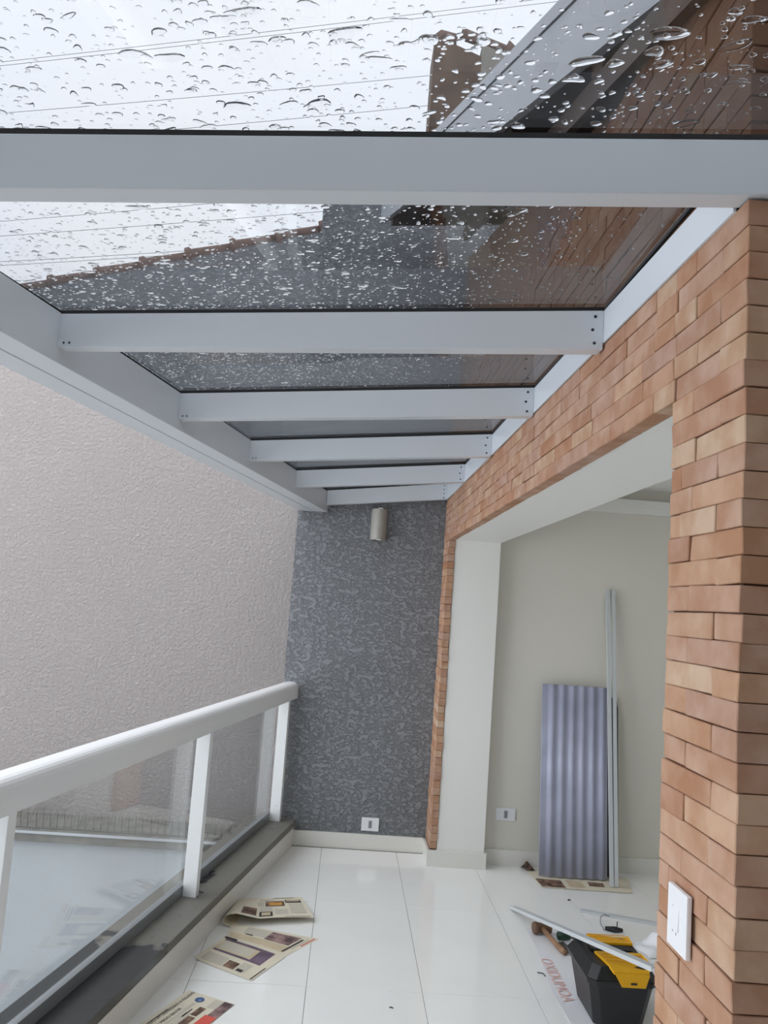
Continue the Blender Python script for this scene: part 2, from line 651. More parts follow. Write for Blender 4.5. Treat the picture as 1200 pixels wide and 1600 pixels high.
# lintel courses
for k in range(0, 7):
    z = ZO + k * CO
    y = YP0 + (0.2 if k % 2 else 0.095)
    y += 0.205 if k % 2 == 0 else 0.11
    first = True
    while y < YB - 0.03:
        L = random.choice((0.196, 0.203, 0.208, 0.212, 0.2))
        if first:
            L *= random.choice((0.55, 0.9, 1.0))
            first = False
        if random.random() < 0.06:
            L *= 0.5
        y2 = min(y + L, YB - 0.002)
        if YB - y2 < 0.05:
            y2 = YB - 0.002
        brick(wr, XB, XB + 0.045, y, y2, z)
        y = y2
# far jamb courses
nj = int((ZO - 0.1) / CO)
for k in range(nj + 1):
    z = ZO - (k + 1) * CO
    h = CO
    if z < 0.1:
        h = ZO - k * CO - 0.1
        z = 0.1
    if h > 0.012:
        brick(wr, XB, XB + 0.045, YJ + random.uniform(-0.003, 0.003), YB - 0.002, z, h)
# near pier courses (bonded round the corner)
ncp = int(ZO / CO)
for k in range(-6, ncp + 1):
    z = ZO - (k + 1) * CO
    h = CO
    if z < 0:
        h = ZO - k * CO
        z = 0
    if h < 0.012:
        continue
    if k % 2:
        a = 0.095 + random.uniform(-0.006, 0.006)
        br = brick(wn, XB, XB + 0.205, YP0, YP0 + a, z, h)
        x = XB + 0.205
        b1 = YP0 + a
    else:
        a = 0.2 + random.uniform(-0.008, 0.008)
        # long brick on the outer face; its end shows on the near face
        brick(wn, XB, XB + 0.1, YP0, YP0 + a, z, h)
        x = XB + 0.1
        b1 = YP0 + a
    end = YP1 if k >= 0 else b1 + 0.11
    if k >= 0:
        if end - b1 > 0.16 and random.random() < 0.35:
            c = end - random.uniform(0.045, 0.06)
            brick(wn, XB, XB + 0.045, b1, c, z, h)
            brick(wn, XB, XB + 0.045, c, end, z, h)
        else:
            brick(wn, XB, XB + 0.045, b1, end, z, h)
    else:
        kk = -(k + 1)
        ystart = YP0 + (0.2 + 0.11 if kk % 2 else 0.095 + 0.205)
        brick(wn, XB, XB + 0.045, b1, ystart, z, h)
    while x < 1.0:
        brick(wn, x, x + 0.205, YP0, YP0 + 0.045, z, h)
        x += 0.205

# upper storey wall above the glass, same brick with the eave's shade put into its colour
wu = struct('wall_upper', MB().hexa([(0.682, YP0 + 0.05, 2.562), (0.95, YP0 + 0.05, 2.562), (0.95, YB - 0.002, 2.562), (0.682, YB - 0.002, 2.562)],
                                   [(0.682, YP0 + 0.05, 2.90), (0.95, YP0 + 0.05, 2.90), (0.95, YB - 0.002, 4.2), (0.682, YB - 0.002, 4.2)]), M_MORTAR, 'brick-faced upper storey wall above the glass roof', 'wall')
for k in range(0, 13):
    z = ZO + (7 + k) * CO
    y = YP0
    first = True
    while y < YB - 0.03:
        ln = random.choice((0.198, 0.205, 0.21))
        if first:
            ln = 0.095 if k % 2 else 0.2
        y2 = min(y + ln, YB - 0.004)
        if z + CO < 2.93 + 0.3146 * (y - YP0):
            brick(wu, XB, XB + ((0.2 if k % 2 else 0.1) if first else 0.045), y, y2, z, CO, M_BRICK_SHADE)
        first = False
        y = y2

# interior room
struct('wall_interior', MB().box(0.99, 4.3, 5.52, 5.66, 0, 2.75), M_CREAM, 'cream painted back wall of the room', 'wall')
struct('wall_interior_side', MB().box(4.2, 4.3, YP0 + 0.2, 5.52, 0, 2.75), M_CREAM, 'cream painted side wall of the room', 'wall')
struct('ceiling', MB().box(0.985, 4.3, YP0 + 0.2, 5.66, 2.56, 2.66), M_WHITE, 'white plaster ceiling of the room', 'ceiling')
cor = struct('trim_1', MB().box(0.99, 4.2, 5.45, 5.519, 2.43, 2.476).box(0.99, 4.2, 5.475, 5.519, 2.385, 2.43), M_WHITE, 'stepped white plaster cornice along the room wall', 'cornice')
# skirtings
struct('baseboard_back', MB().prism([nd_y(-1.345, YB - 0.015, 0.0), (0.62, YB - 0.015, 0.0), (0.62, YB - 0.0005, 0.0), nd_y(-1.345, YB - 0.0005, 0.0)],
                                    [nd_y(-1.345, YB - 0.015, 0.1), (0.62, YB - 0.015, 0.1), (0.62, YB - 0.0005, 0.1), nd_y(-1.345, YB - 0.0005, 0.1)]),
       M_BASE, 'white skirting under the grey wall', 'skirting')
struct('baseboard_right', MB().box(0.618, 0.6345, YJ - 0.012, YB - 0.016, 0.0, 0.1).box(0.6345, 1.003, YJ - 0.012, YJ + 0.0095, 0.0, 0.1)
       .box(0.9905, 1.003, YJ + 0.0095, 5.519, 0.0, 0.1), M_BASE, 'white skirting around the jamb', 'skirting')
struct('baseboard_interior', MB().box(1.0035, 4.19, 5.505, 5.5195, 0.0, 0.1), M_BASE, 'white skirting of the room wall', 'skirting')

# curb under the balustrade
D0, YE = -0.9, YB - 0.0008


def along(n0, n1, z0, z1, d0, yend=None, d1=None, inset=0.0):
    """bar parallel to the balustrade, cut flush with the back wall or at d1"""
    a = [nd(n0, d0, z0), nd(n1, d0, z0), nd(n1, d0, z1), nd(n0, d0, z1)]
    if d1 is None:
        b = [nd_y(n0, yend, z0), nd_y(n1, yend, z0), nd_y(n1, yend, z1), nd_y(n0, yend, z1)]
    else:
        b = [nd(n0, d1, z0), nd(n1, d1, z0), nd(n1, d1, z1), nd(n0, d1, z1)]
    return a, b


mb = MB().hexa(*along(-1.64, -1.333, 0.146, 0.17, D0, YE)).hexa(*along(-1.634, -1.339, 0.122, 0.1455, D0, YE))
struct('trim_2', mb, M_STONE, 'dark granite curb slab below the balustrade, partly wet', 'curb', bevel=0.002)
struct('baseboard_left', MB().hexa(*along(-1.62, -1.345, 0.0, 0.1215, D0, YE - 0.0155)), M_BASE, 'white skirting below the granite curb', 'skirting')
struct('wall_slab', MB().hexa(*along(-1.62, -1.40, -3.2, -0.162, D0, 5.46)), M_PARAPET, 'outer face of the balcony slab', 'wall')

# ------------------------------------------------------------------ glass roof
roof = thing('glass_roof', (0.0, 3.3, 2.25), 'white aluminium lean-to roof frame glazed with smoked panes over the balcony', 'glass roof')
# left carrier beam: two profiles side by side
part('edge_beam', MB().hexa(*along(-1.3865, -1.29, 2.256, 2.398, -0.4, YE)), M_ALU, roof, bevel=0.0025, seg=2)
part('edge_beam', MB().hexa(*along(-1.487, -1.3870, 2.254, 2.43, -0.4, YE)), M_ALU, roof, bevel=0.0025, seg=2)
# wall ledger
part('wall_ledger', MB().hexa([(0.628, 1.349, 2.384), (0.6342, 1.349, 2.384), (0.6342, 1.349, 2.470), (0.628, 1.349, 2.470)],
                              [(0.628, YE, 2.402), (0.6342, YE, 2.402), (0.6342, YE, 2.514), (0.628, YE, 2.514)]), M_ALU, roof, bevel=0.001)


# rafters: (left x,y,z bottom, left height), (right x,y,z bottom, right height)
raft = [
    ((-1.20, 0.02, 2.29, 0.10), (1.4, 0.0, 2.40, 0.10)),
    ((-1.045, 1.368, 2.285, 0.10), (1.4, 1.262, 2.437, 0.10)),
    ((-0.872, 2.254, 2.300, 0.096), (0.628, 2.094, 2.368, 0.109)),
    ((-0.708, 3.088, 2.295, 0.101), (0.628, 2.929, 2.379, 0.108)),
    ((-0.540, 3.940, 2.296, 0.098), (0.628, 3.827, 2.387, 0.110)),
    ((-0.371, 4.800, 2.298, 0.100), (0.628, 4.753, 2.399, 0.108)),
    ((-0.208, 5.615, 2.300, 0.102), (0.628, 5.615, 2.403, 0.113)),
]
W = 0.05


def interp(R, x, key):
    a, b = R
    t = (x - a[0]) / (b[0] - a[0])
    return a[key] + (b[key] - a[key]) * t


for i, R in enumerate(raft):
    a, b = R
    lo = [(a[0], a[1], a[2]), (b[0], b[1], b[2])]
    A = [(a[0], a[1], a[2]), (a[0], a[1] + W, a[2]), (a[0], a[1] + W, a[2] + a[3]), (a[0], a[1], a[2] + a[3])]
    B = [(b[0], b[1], b[2]), (b[0], b[1] + W, b[2]), (b[0], b[1] + W, b[2] + b[3]), (b[0], b[1], b[2] + b[3])]
    rf = part('rafter', MB().hexa(A, B), M_ALU, roof, bevel=0.0025, seg=2)
    # black glazing gasket on top of the rafter
    gA = [(p[0], p[1], a[2] + a[3] + dz) for p, dz in ((A[0], 0.0002), (A[1], 0.0002), (A[1], 0.0092), (A[0], 0.0092))]
    gB = [(p[0], p[1], b[2] + b[3] + dz) for p, dz in ((B[0], 0.0002), (B[1], 0.0002), (B[1], 0.0092), (B[0], 0.0092))]
    part('gasket', MB().hexa(gA, gB), M_GASKET, rf)
    if i >= 2:
        # right-hand fixing screws
        for t in (0.16, 0.5, 0.84) if i < 6 else (0.12, 0.37, 0.63, 0.88):
            x = 0.628 - 0.023 - (0.006 if t == 0.5 else 0)
            y = interp(R, x, 1)
            z = interp(R, x, 2) + interp(R, x, 3) * t
            part('screw', MB().tube([(x, y + 0.004, z), (x, y - 0.0015, z)], 0.0042, 10), M_SCREW, rf)
    if i in (2, 3, 4):
        for q in (0.018, 0.034):
            x = a[0] + q
            y = interp(R, x, 1)
            z = interp(R, x, 2) + 0.011
            part('screw', MB().tube([(x, y + 0.004, z), (x, y - 0.0012, z)], 0.003, 8), M_SCREW, rf)

# panes between the rafters
PANES = []


def left_x(y):
    return nd_y(-1.285, y, 0)[0]


for i in range(len(raft) - 1):
    R0, R1 = raft[i], raft[i + 1]
    xr = 1.38 if i == 0 else 0.632
    c = []
    # corners: near-left, near-right, far-right, far-left (underside), bearing on the gaskets
    xl0 = R0[0][0] - 0.012
    xl1 = R1[0][0] - 0.012
    ov = 0.022
    pts = []
    for (R, x, front) in ((R0, xl0, False), (R0, xr, False), (R1, xr, True), (R1, xl1, True)):
        xx = min(max(x, R[0][0]), R[1][0])
        y = interp(R, xx, 1) + (W - ov if not front else ov)
        z = interp(R, xx, 2) + interp(R, xx, 3) + 0.0095
        pts.append(Vector((x, y, z)))
    PANES.append(pts)
    top = [p + Vector((0, 0, 0.008)) for p in pts]
    pn = part('glass_pane', MB().hexa(pts, top), M_ROOFGLASS, roof, label='smoked glass pane wet with raindrops')
    # side gaskets
    for (u, v, sx) in ((pts[0], pts[3], 1), (pts[1], pts[2], -1)):
        if i == 0 and sx == -1:
            continue
        if sx == 1:
            a0 = Vector(nd_y(-1.292, u.y, u.z - 0.0098))
            b0 = Vector(nd_y(-1.292, v.y, v.z - 0.0098))
        else:
            a0 = Vector((0.6272, u.y, u.z - 0.0098))
            b0 = Vector((0.6272, v.y, v.z - 0.0098))
        dx = Vector((-0.02 * sx, 0, 0))
        up = Vector((0, 0, 0.0092))
        part('gasket', MB().hexa([a0, a0 + dx, a0 + dx + up, a0 + up], [b0, b0 + dx, b0 + dx + up, b0 + up]), M_GASKET, pn)

# ------------------------------------------------------------------ balustrade
bal = thing('balustrade', nd(-1.45, 3.4, 0.17), 'white aluminium balustrade with clear glass panels along the balcony edge', 'balustrade')
prof = []
n0, n1, zb, zt = -1.502, -1.392, 0.966, 1.074
nc = (n0 + n1) / 2
prof = [(n0, zb), (n1, zb)]
hw = (n1 - n0) / 2
for k in range(0, 13):
    a = math.pi * k / 12
    ca, sa = math.cos(a), math.sin(a)
    prof.append((nc + hw * math.copysign(abs(ca) ** 0.62, ca), zt - 0.048 + 0.048 * sa ** 0.8))
me_a = [nd(n, D0, z) for n, z in prof]
me_b = [nd_y(n, YE, z) for n, z in prof]
part('handrail', MB().prism(me_a, me_b), M_RAIL, bal, smooth=False)
posts = [0.62, 2.292, 3.945, 5.408]
for d in posts:
    a, b = along(-1.49, -1.421, 0.1705, 0.9665, d, None, d + 0.042)
    po = part('post', MB().hexa(a, b), M_RAIL, bal, bevel=0.002)
    if d > 5:
        for z in (0.27, 0.88):
            p0 = Vector(nd(-1.452, d + 0.002, z))
            p1 = Vector(nd(-1.452, d - 0.003, z))
            part('rivet', MB().tube([p0, p1], [0.007, 0.005], 10), M_RAIL, po)
for i in range(len(posts)):
    d0 = posts[i] + 0.0
    if i + 1 < len(posts):
        a, b = along(-1.511, -1.503, 0.195, 0.985, d0 + 0.004, None, posts[i + 1] - 0.002)
        a2, b2 = along(-1.523, -1.4915, 0.1705, 0.222, d0 + 0.002, None, posts[i + 1] - 0.001)
        part('glass_panel', MB().hexa(a, b), M_RAILGLASS, bal)
        part('bottom_channel', MB().hexa(a2, b2), M_CHANNEL, bal, bevel=0.0015)

# ------------------------------------------------------------------ neighbour's side
nb = MB()
# pale wall with a raked top
tl = [(-7.0, 5.92), (-0.43, 5.92)]
slope = (2.406 - 3.515) / (-0.425 + 2.716)
zr = 2.406


def ztop(x):
    return zr + slope * (x + 0.425)


A = [(-7, 5.92, -3.2), (-0.42, 5.92, -3.2), (-0.42, 5.92, ztop(-0.42)), (-7, 5.92, ztop(-7))]
B = [(p[0], 6.1, p[2]) for p in A]
solo('neighbour_wall', MB().hexa(A, B), M_PINK, 'tall pale pinkish rough rendered wall beyond the balustrade', 'wall', org=(-3.7, 6.0, -3.2))
pw = thing('parapet', (-3.5, 5.7, -3.2), 'low blue grey parapet with a stone coping at the foot of the pale wall', 'parapet')
part('parapet_wall', MB().box(-7, -0.42, 5.53, 5.919, -3.2, -0.025), M_PARAPET, pw)
part('coping', MB().box(-7, -0.41, 5.49, 5.9195, -0.024, 0.04), M_STONE2, pw, bevel=0.004)
part('drip_edge', MB().box(-7, -0.41, 5.478, 5.4895, 0.03, 0.044), M_FASCIA, pw)
ORD = ('leftmost', 'second from the left', 'middle', 'second from the grey wall', 'nearest the grey wall')
for s in range(5):
    x0 = -2.31 + s * 0.37
    st = thing('bird_spike_strip', (x0 + 0.18, 5.6, 0.04), 'wire bird spike strip on the stone coping, ' + ORD[s], 'bird spikes', 'bird spike strips on the coping')
    part('base_rail', MB().box(x0, x0 + 0.355, 5.555, 5.575, 0.0405, 0.047), M_STEEL, st)
    sp = MB()
    for q in range(8):
        xq = x0 + 0.02 + q * 0.045
        for (ex, ey) in ((0.012, -0.05), (-0.006, 0.012), (0.018, 0.07)):
            sp.tube([(xq, 5.565, 0.045), (xq + ex, 5.565 + ey, 0.15)], 0.0016, 4)
    o = part('spikes', sp, M_STEEL, st)
    o['kind'] = 'stuff'
struct('ground', MB().box(-9, 5, -4, 12, -3.4, -3.2), M_GROUND, 'concrete yard far below the balcony', 'ground')

# taller grey gable behind, with clay ridge caps along its rake
gb = thing('gable_house', (-1.8, 7.3, 0.0), 'grey gable wall with a raked clay tile edge behind the glass roof', 'house')
gx0, gz0, gx1, gz1 = -4.6, 3.81, -0.2, 5.16
sl = (gz1 - gz0) / (gx1 - gx0)
A = [(gx0, 7.2, -3.2), (gx1, 7.2, -3.2), (gx1, 7.2, gz1), (gx0, 7.2, gz0)]
part('gable_wall', MB().hexa(A, [(p[0], 7.5, p[2]) for p in A]), M_GREY, gb)
x = gx0 + 0.05
L = 0.395
tx = -2.933 - 4 * 0.4
while tx < gx1 - 0.1:
    z0 = gz0 + sl * (tx - gx0)
    p0 = Vector((tx, 7.24, z0 - 0.005))
    p1 = Vector((tx + 0.41, 7.24, z0 + sl * 0.41 - 0.02))
    part('ridge_cap', MB().tube([p0, p0.lerp(p1, 0.1), p0.lerp(p1, 0.14), p0.lerp(p1, 0.55), p1], [0.075, 0.078, 0.058, 0.054, 0.05], 12), M_CLAY, gb, smooth=True)
    tx += 0.4

# upper storey eave on the right: metal verge boards and dark boarded soffit
DV = Vector((-0.1697, 1.0, 0.3146))


def verge(x, y, dz=0.0):
    p = Vector((x, 3.0, 3.49 + (x - 0.149) * 0.097)) + DV * (y - 3.0)
    p.z += dz
    return p


ev = thing('upper_eave', (1.5, 3.0, 3.5), 'sloping grey metal verge and dark boarded eave of the upper storey above the glass', 'eave')


def slab(x0, x1, y0, y1, th, dz=0.0):
    a = [verge(x0, y0, dz), verge(x1, y0, dz), verge(x1, y1, dz), verge(x0, y1, dz)]
    return MB().hexa(a, [p + Vector((0, 0, th)) for p in a])




def upright(x0, x1, y0, y1, z0, z1):
    a = [verge(x0, y0, z0), verge(x1, y0, z0), verge(x1, y1, z0), verge(x0, y1, z0)]
    return MB().hexa(a, [p + Vector((0, 0, z1 - z0)) for p in a])


part('gutter_lip', upright(0.420, 0.46, 1.36, 5.4, 0.232, 0.285), M_FASCIA, ev)
part('shadow_gap', upright(0.434, 0.46, 1.36, 5.4, 0.226, 0.2315), M_DARK, ev)
part('verge_board', upright(0.426, 0.46, 1.36, 5.4, 0.0, 0.2255), M_FASCIA, ev)
for k in range(9):
    x0 = 0.463 + k * 0.3
    part('soffit_board', slab(x0, x0 + 0.296, 1.36, 5.4, 0.03, 0.02 + 0.004 * (k % 2)), M_WOOD, ev)
for k in range(6):
    y0 = 1.4 + k * 0.75
    part('eave_rafter', slab(0.465, 3.1, y0, y0 + 0.07, 0.06, -0.045), M_WOOD, ev)



def under(x, y, dz):
    x0 = x + 0.1697 * (y - 3.0)
    return Vector((x, y, 3.49 + (x0 - 0.149) * 0.097 + 0.3146 * (y - 3.0) + dz))


a = [under(0.60, 1.36, -0.13), under(0.632, 1.36, -0.13), under(0.632, 1.36, -0.047), under(0.60, 1.36, -0.047)]
b = [under(0.60, 5.4, -0.13), under(0.632, 5.4, -0.13), under(0.632, 5.4, -0.047), under(0.60, 5.4, -0.047)]
part('frieze_board', MB().hexa(a, b), M_WOOD, ev)

# chimney-like wall end beyond the eave
ch = thing('tiled_wall_end', (0.8, 7.6, 3.0), 'weathered brown wall end with a clay tile cap seen through the front pane', 'wall end')
part('brown_face', MB().prism([(0.43, 7.5, 4.0), (0.905, 7.5, 4.0), (0.905, 7.5, 7.12), (0.43, 7.5, 7.30)], [(0.43, 8.0, 4.0), (0.905, 8.0, 4.0), (0.905, 8.0, 7.12), (0.43, 8.0, 7.30)]), M_CHIM, ch)
part('grey_face', MB().prism([(0.906, 7.5, 4.0), (1.7, 7.5, 4.0), (1.7, 7.5, 7.0), (0.906, 7.5, 7.25)], [(0.906, 8.0, 4.0), (1.7, 8.0, 4.0), (1.7, 8.0, 7.0), (0.906, 8.0, 7.25)]), M_CHIM2, ch)
part('tile_cap', MB().tube([(0.42, 7.6, 7.30), (0.5, 7.6, 7.36), (0.66, 7.6, 7.34)], [0.05, 0.07, 0.06], 10), M_CLAY, ch, smooth=True)
part('tile_cap', MB().tube([(0.70, 7.6, 7.42), (0.9, 7.6, 7.36), (1.15, 7.6, 7.28), (1.17, 7.6, 7.30), (1.25, 7.6, 7.26), (1.6, 7.6, 7.15)], [0.06, 0.055, 0.055, 0.085, 0.06, 0.06], 10), M_CLAY, ch, smooth=True)

# overhead cables
cables = [
    ((-6.026, 9.545), (-0.148, 10.901), 'uppermost overhead cable crossing the sky above the front pane'),
    ((-6.018, 9.482), (-0.143, 10.825), 'second overhead cable from the top, close under the uppermost one'),
    ((-4.488, 8.976), (-0.073, 9.847), 'thin lone overhead cable midway down the front pane'),
    ((-3.567, 8.644), (-0.037, 9.343), 'overhead cable just above the first white rafter'),
    ((-5.712, 6.977), (-2.576, 7.556), 'overhead cable just below the first white rafter'),
    ((-5.683, 6.745), (-1.39, 7.49), 'overhead cable in the middle of the second pane'),
    ((-5.634, 6.344), (-2.315, 6.858), 'upper of the two low overhead cables near the tiled gable'),
    ((-5.627, 6.285), (-2.31, 6.807), 'lowest overhead cable, nearest the tiled gable edge'),
]
for (x0, z0), (x1, z1), lab in cables:
    pts = []
    for t in np.linspace(-0.9, 2.2, 14):
        x = x0 + (x1 - x0) * t
        z = z0 + (z1 - z0) * t + 0.03 * ((t - 0.5) ** 2 - 0.25)
        pts.append((x, 12.0, z))
    solo('overhead_cable', MB().tube(pts, 0.0036, 5), M_CABLE, lab, 'cable', 'overhead cables', org=(x0, 12.0, z0))

# ------------------------------------------------------------------ fittings on the walls
# wall lamp
lamp = thing('wall_lamp', (0.168, YB, 2.19), 'grey half-round tube wall lamp high on the grey wall', 'lamp')
seg = 20
loA, hiA = [], []
for k in range(seg + 1):
    a = math.pi * k / seg
    loA.append((0.168 - 0.056 * math.cos(a), YB - 0.002 - 0.085 * math.sin(a), 2.085))
    hiA.append((0.168 - 0.056 * math.cos(a), YB - 0.002 - 0.085 * math.sin(a), 2.30))
part('shade', MB().prism(loA, hiA), M_SCONCE, lamp)
for z in (2.081, 2.3005):
    part('clip', MB().box(0.156, 0.186, YB - 0.0895, YB - 0.06, z, z + 0.005), M_PLASTIC_W, lamp)


def outlet(x0, x1, z0, z1, y, label, body):
    o = thing('power_outlet', ((x0 + x1) / 2, y, z0), label, 'outlet')
    part('plate', MB().box(x0, x1, y - 0.009, y - 0.0003, z0, z1), body, o, bevel=0.003)
    cx, cz = (x0 + x1) / 2, (z0 + z1) / 2
    part('module', MB().box(cx - 0.012, cx + 0.012, y - 0.0115, y - 0.0088, cz - 0.024, cz + 0.024), M_GREYPLASTIC, o, bevel=0.001)
    for dz in (-0.011, 0.0, 0.011):
        part('socket_hole', MB().tube([(cx + (0.003 if dz == 0 else 0), y - 0.011, cz + dz), (cx + (0.003 if dz == 0 else 0), y - 0.0122, cz + dz)], 0.0028, 8), M_DARK, o)
    return o


outlet(0.196, 0.314, 0.122, 0.209, YB, 'white power outlet low on the grey textured wall', M_PLASTIC_W)
outlet(1.072, 1.203, 0.284, 0.366, 5.52, 'pale grey power outlet on the cream room wall', M_PLASTIC_W)

sw = thing('light_switch', (XB, 1.489, 1.077), 'white light switch plate mounted on the brick pier', 'switch')
part('plate', MB().box(XB - 0.013, XB - 0.003, 1.447, 1.531, 1.077, 1.183), M_PLASTIC_W, sw, bevel=0.003)
part('rocker', MB().hexa([(XB - 0.0128, 1.478, 1.112), (XB - 0.0128, 1.512, 1.112), (XB - 0.0128, 1.512, 1.152), (XB - 0.0128, 1.478, 1.152)],
                         [(XB - 0.0155, 1.478, 1.112), (XB - 0.0155, 1.512, 1.112), (XB - 0.0132, 1.512, 1.152), (XB - 0.0132, 1.478, 1.152)]), M_PLASTIC_W, sw)
part('rocker_gap', MB().box(XB - 0.0134, XB - 0.0129, 1.503, 1.507, 1.124, 1.15), M_GREYPLASTIC, sw)
part('mark', MB().box(XB - 0.0134, XB - 0.0129, 1.488, 1.491, 1.103, 1.108), M_GREYPLASTIC, sw)
part('mark', MB().box(XB - 0.0134, XB - 0.0129, 1.503, 1.506, 1.105, 1.108), M_GREYPLASTIC, sw)

# ------------------------------------------------------------------ leaning sheets and bars in the room
sh = thing('roof_sheet', (1.55, 5.33, 0.008), 'lilac grey corrugated roofing sheet leaning on the cream wall', 'roofing sheet')
wS, hS = 0.44, 1.195


def sheet_pt(u, v, off=0.0):
    x = 1.328 + wS * u
    s = u * wS
    if s < 0.035:
        c = 0.0
    else:
        c = 0.0075 * (1 - math.cos(2 * math.pi * (s - 0.035) / 0.0675))
    yb, yt = 5.318, 5.462
    t = v
    return (x, yb + (yt - yb) * t - c + off, 0.010 + (hS - 0.01) * t)


mb = MB()
N = 132
f = MB().grid(lambda u, v: sheet_pt(u, v), N, 1)
mb.v = f.v
mb.f = f.f
k = len(mb.v)
f2 = MB().grid(lambda u, v: sheet_pt(u, v, 0.0025), N, 1)
mb.v = f.v + f2.v
mb.f = f.f + [tuple(q + k for q in reversed(fc)) for fc in f2.f]
for (a, b) in [(i, i + 1) for i in range(N)]:
    mb.f.append((a, a + k, b + k, b))
    mb.f.append((a + N + 1, b + N + 1, b + N + 1 + k, a + N + 1 + k))
mb.f.append((0, N + 1, N + 1 + k, k))
mb.f.append((N, N + k, 2 * N + 1 + k, 2 * N + 1))
part('corrugated_panel', mb, M_SHEET, sh, smooth=True)
part('end_edge', MB().grid(lambda u, v: tuple(Vector(sheet_pt(0.05 + 0.95 * u, 1.0, 0.003 * v)) + Vector((0, 0, 0.001 + 0.0005 * v))), 100, 1), M_DARK, sh)

A = [(1.42, 5.375, 0.010), (1.858, 5.375, 0.010), (1.852, 5.486, 1.06), (1.84, 5.493, 1.13), (1.42, 5.493, 1.13)]
solo('dark_panel', MB().prism(A, [(p[0], p[1] + 0.006, p[2]) for p in A]), M_DARK, 'thin black panel leaning behind the corrugated sheet', 'panel', org=(1.64, 5.38, 0.01))


def channel(p0, p1, wd, side, back, label, name='aluminium_profile', th=0.0018, dp=0.016, capped=True):
    """U-section bar from p0 to p1; side = width direction, back = flange direction"""
    p0, p1 = Vector(p0), Vector(p1)
    s = Vector(side).normalized() * (wd / 2)
    b = Vector(back).normalized()
    sec = [(-1, 0, dp), (-1, 0, 0), (1, 0, 0), (1, 0, dp), (1 - 2 * th / wd, 0, dp), (1 - 2 * th / wd, 0, th), (-1 + 2 * th / wd, 0, th), (-1 + 2 * th / wd, 0, dp)]
    A = [p0 + s * q[0] + b * q[2] for q in sec]
    B = [p1 + s * q[0] + b * q[2] for q in sec]
    return solo(name, MB().prism(A, B), M_ALUBAR, label, 'aluminium profile', 'aluminium profiles for the roof', org=tuple(p0))


channel((1.757, 5.19, 0.009), (1.757, 5.498, 1.85), 0.024, (1, 0, 0), (0, 1, -0.16), 'left one of two tall aluminium bars leaning on the room wall', dp=0.014)
channel((1.787, 5.192, 0.009), (1.795, 5.498, 1.852), 0.024, (1, 0, 0), (0, 1, -0.16), 'right one of two tall aluminium bars leaning on the room wall', dp=0.014)

# ------------------------------------------------------------------ newspapers
M_TEXT = print_mat('newspaper_columns', (218, 211, 194), (150, 146, 136), 9, 'Y')
M_PHOTO = mat('newsprint_photo', (150, 118, 96), rough=0.8, rgb2=(58, 46, 44), vscale=22)
M_PURPLE = mat('newsprint_purple', (112, 94, 112), rough=0.8, var=0.35, vscale=10)
M_INK = mat('newsprint_black', (62, 58, 58), rough=0.8)
M_TINT = mat('newsprint_tint', (206, 190, 160), rough=0.8, var=0.12, vscale=12)
M_PINKPH = mat('newsprint_photo_pink', (170, 140, 136), rough=0.8, rgb2=(84, 66, 70), vscale=18)
M_REDAD = mat('newsprint_red', (214, 92, 80), rough=0.8)
M_BLUE = mat('newsprint_blue', (70, 100, 150), rough=0.8)
M_ORANGE = mat('newsprint_orange', (206, 150, 70), rough=0.8)


def page_fn(c00, c10, c11, c01, hfn):
    c00, c10, c11, c01 = [Vector((*c, 0)) for c in (c00, c10, c11, c01)]

    def fn(u, v):
        p = c00 * (1 - u) * (1 - v) + c10 * u * (1 - v) + c11 * u * v + c01 * (1 - u) * v
        p.z = hfn(u, v)
        return p
    return fn


def uv_quad(o, nu, nv):
    me = o.data
    uvl = me.uv_layers.new(name='UVMap')
    for poly in me.polygons:
        for li in poly.loop_indices:
            vi = me.loops[li].vertex_index
            i, j = vi % (nu + 1), vi // (nu + 1)
            uvl.data[li].uv = (i / nu, j / nv)


def patch(parent, fn, u0, u1, v0, v1, m, name, lift=0.0007):
    nu = max(1, int(abs(u1 - u0) * 24))
    nv = max(1, int(abs(v1 - v0) * 14))
    o = part(name, MB().grid(lambda a, b: fn(u0 + (u1 - u0) * a, v0 + (v1 - v0) * b) + Vector((0, 0, lift)), nu, nv), m, parent)
    uv_quad(o, nu, nv)
    return o


def sheet_of_paper(parent, fn, name='page', nu=28, nv=14, th=0.0006):
    g1 = MB().grid(lambda u, v: fn(u, v), nu, nv)
    return part(name, g1, M_PAPER, parent, smooth=True)


def text3d(parent, body, size, fn, u, v, du, m, name, lift=0.0012):
    """flat lettering laid on a page at (u,v), running along the +u or given direction"""
    cu = bpy.data.curves.new(name, 'FONT')
    cu.body = body
    cu.size = size
    cu.fill_mode = 'FRONT'
    o = bpy.data.objects.new(name, cu)
    dg = bpy.context.evaluated_depsgraph_get()
    COL.objects.link(o)
    dg.update()
    me = bpy.data.meshes.new_from_object(o.evaluated_get(dg))
    bpy.data.objects.remove(o)
    p0 = fn(u, v)
    p1 = fn(u + du[0] * 0.05, v + du[1] * 0.05)
    xa = (p1 - p0)
    xa.z = 0
    xa.normalize()
    ya = Vector((-xa.y, xa.x, 0))
    org = ORG.get(parent, Vector((0, 0, 0)))
    for vt in me.vertices:
        q = p0 + xa * vt.co.x + ya * vt.co.y
        vt.co = Vector((q.x, q.y, p0.z + lift)) - org
    me.materials.clear()
    o2 = put(name, me, m, parent)
    ORG[o2] = org
    return o2


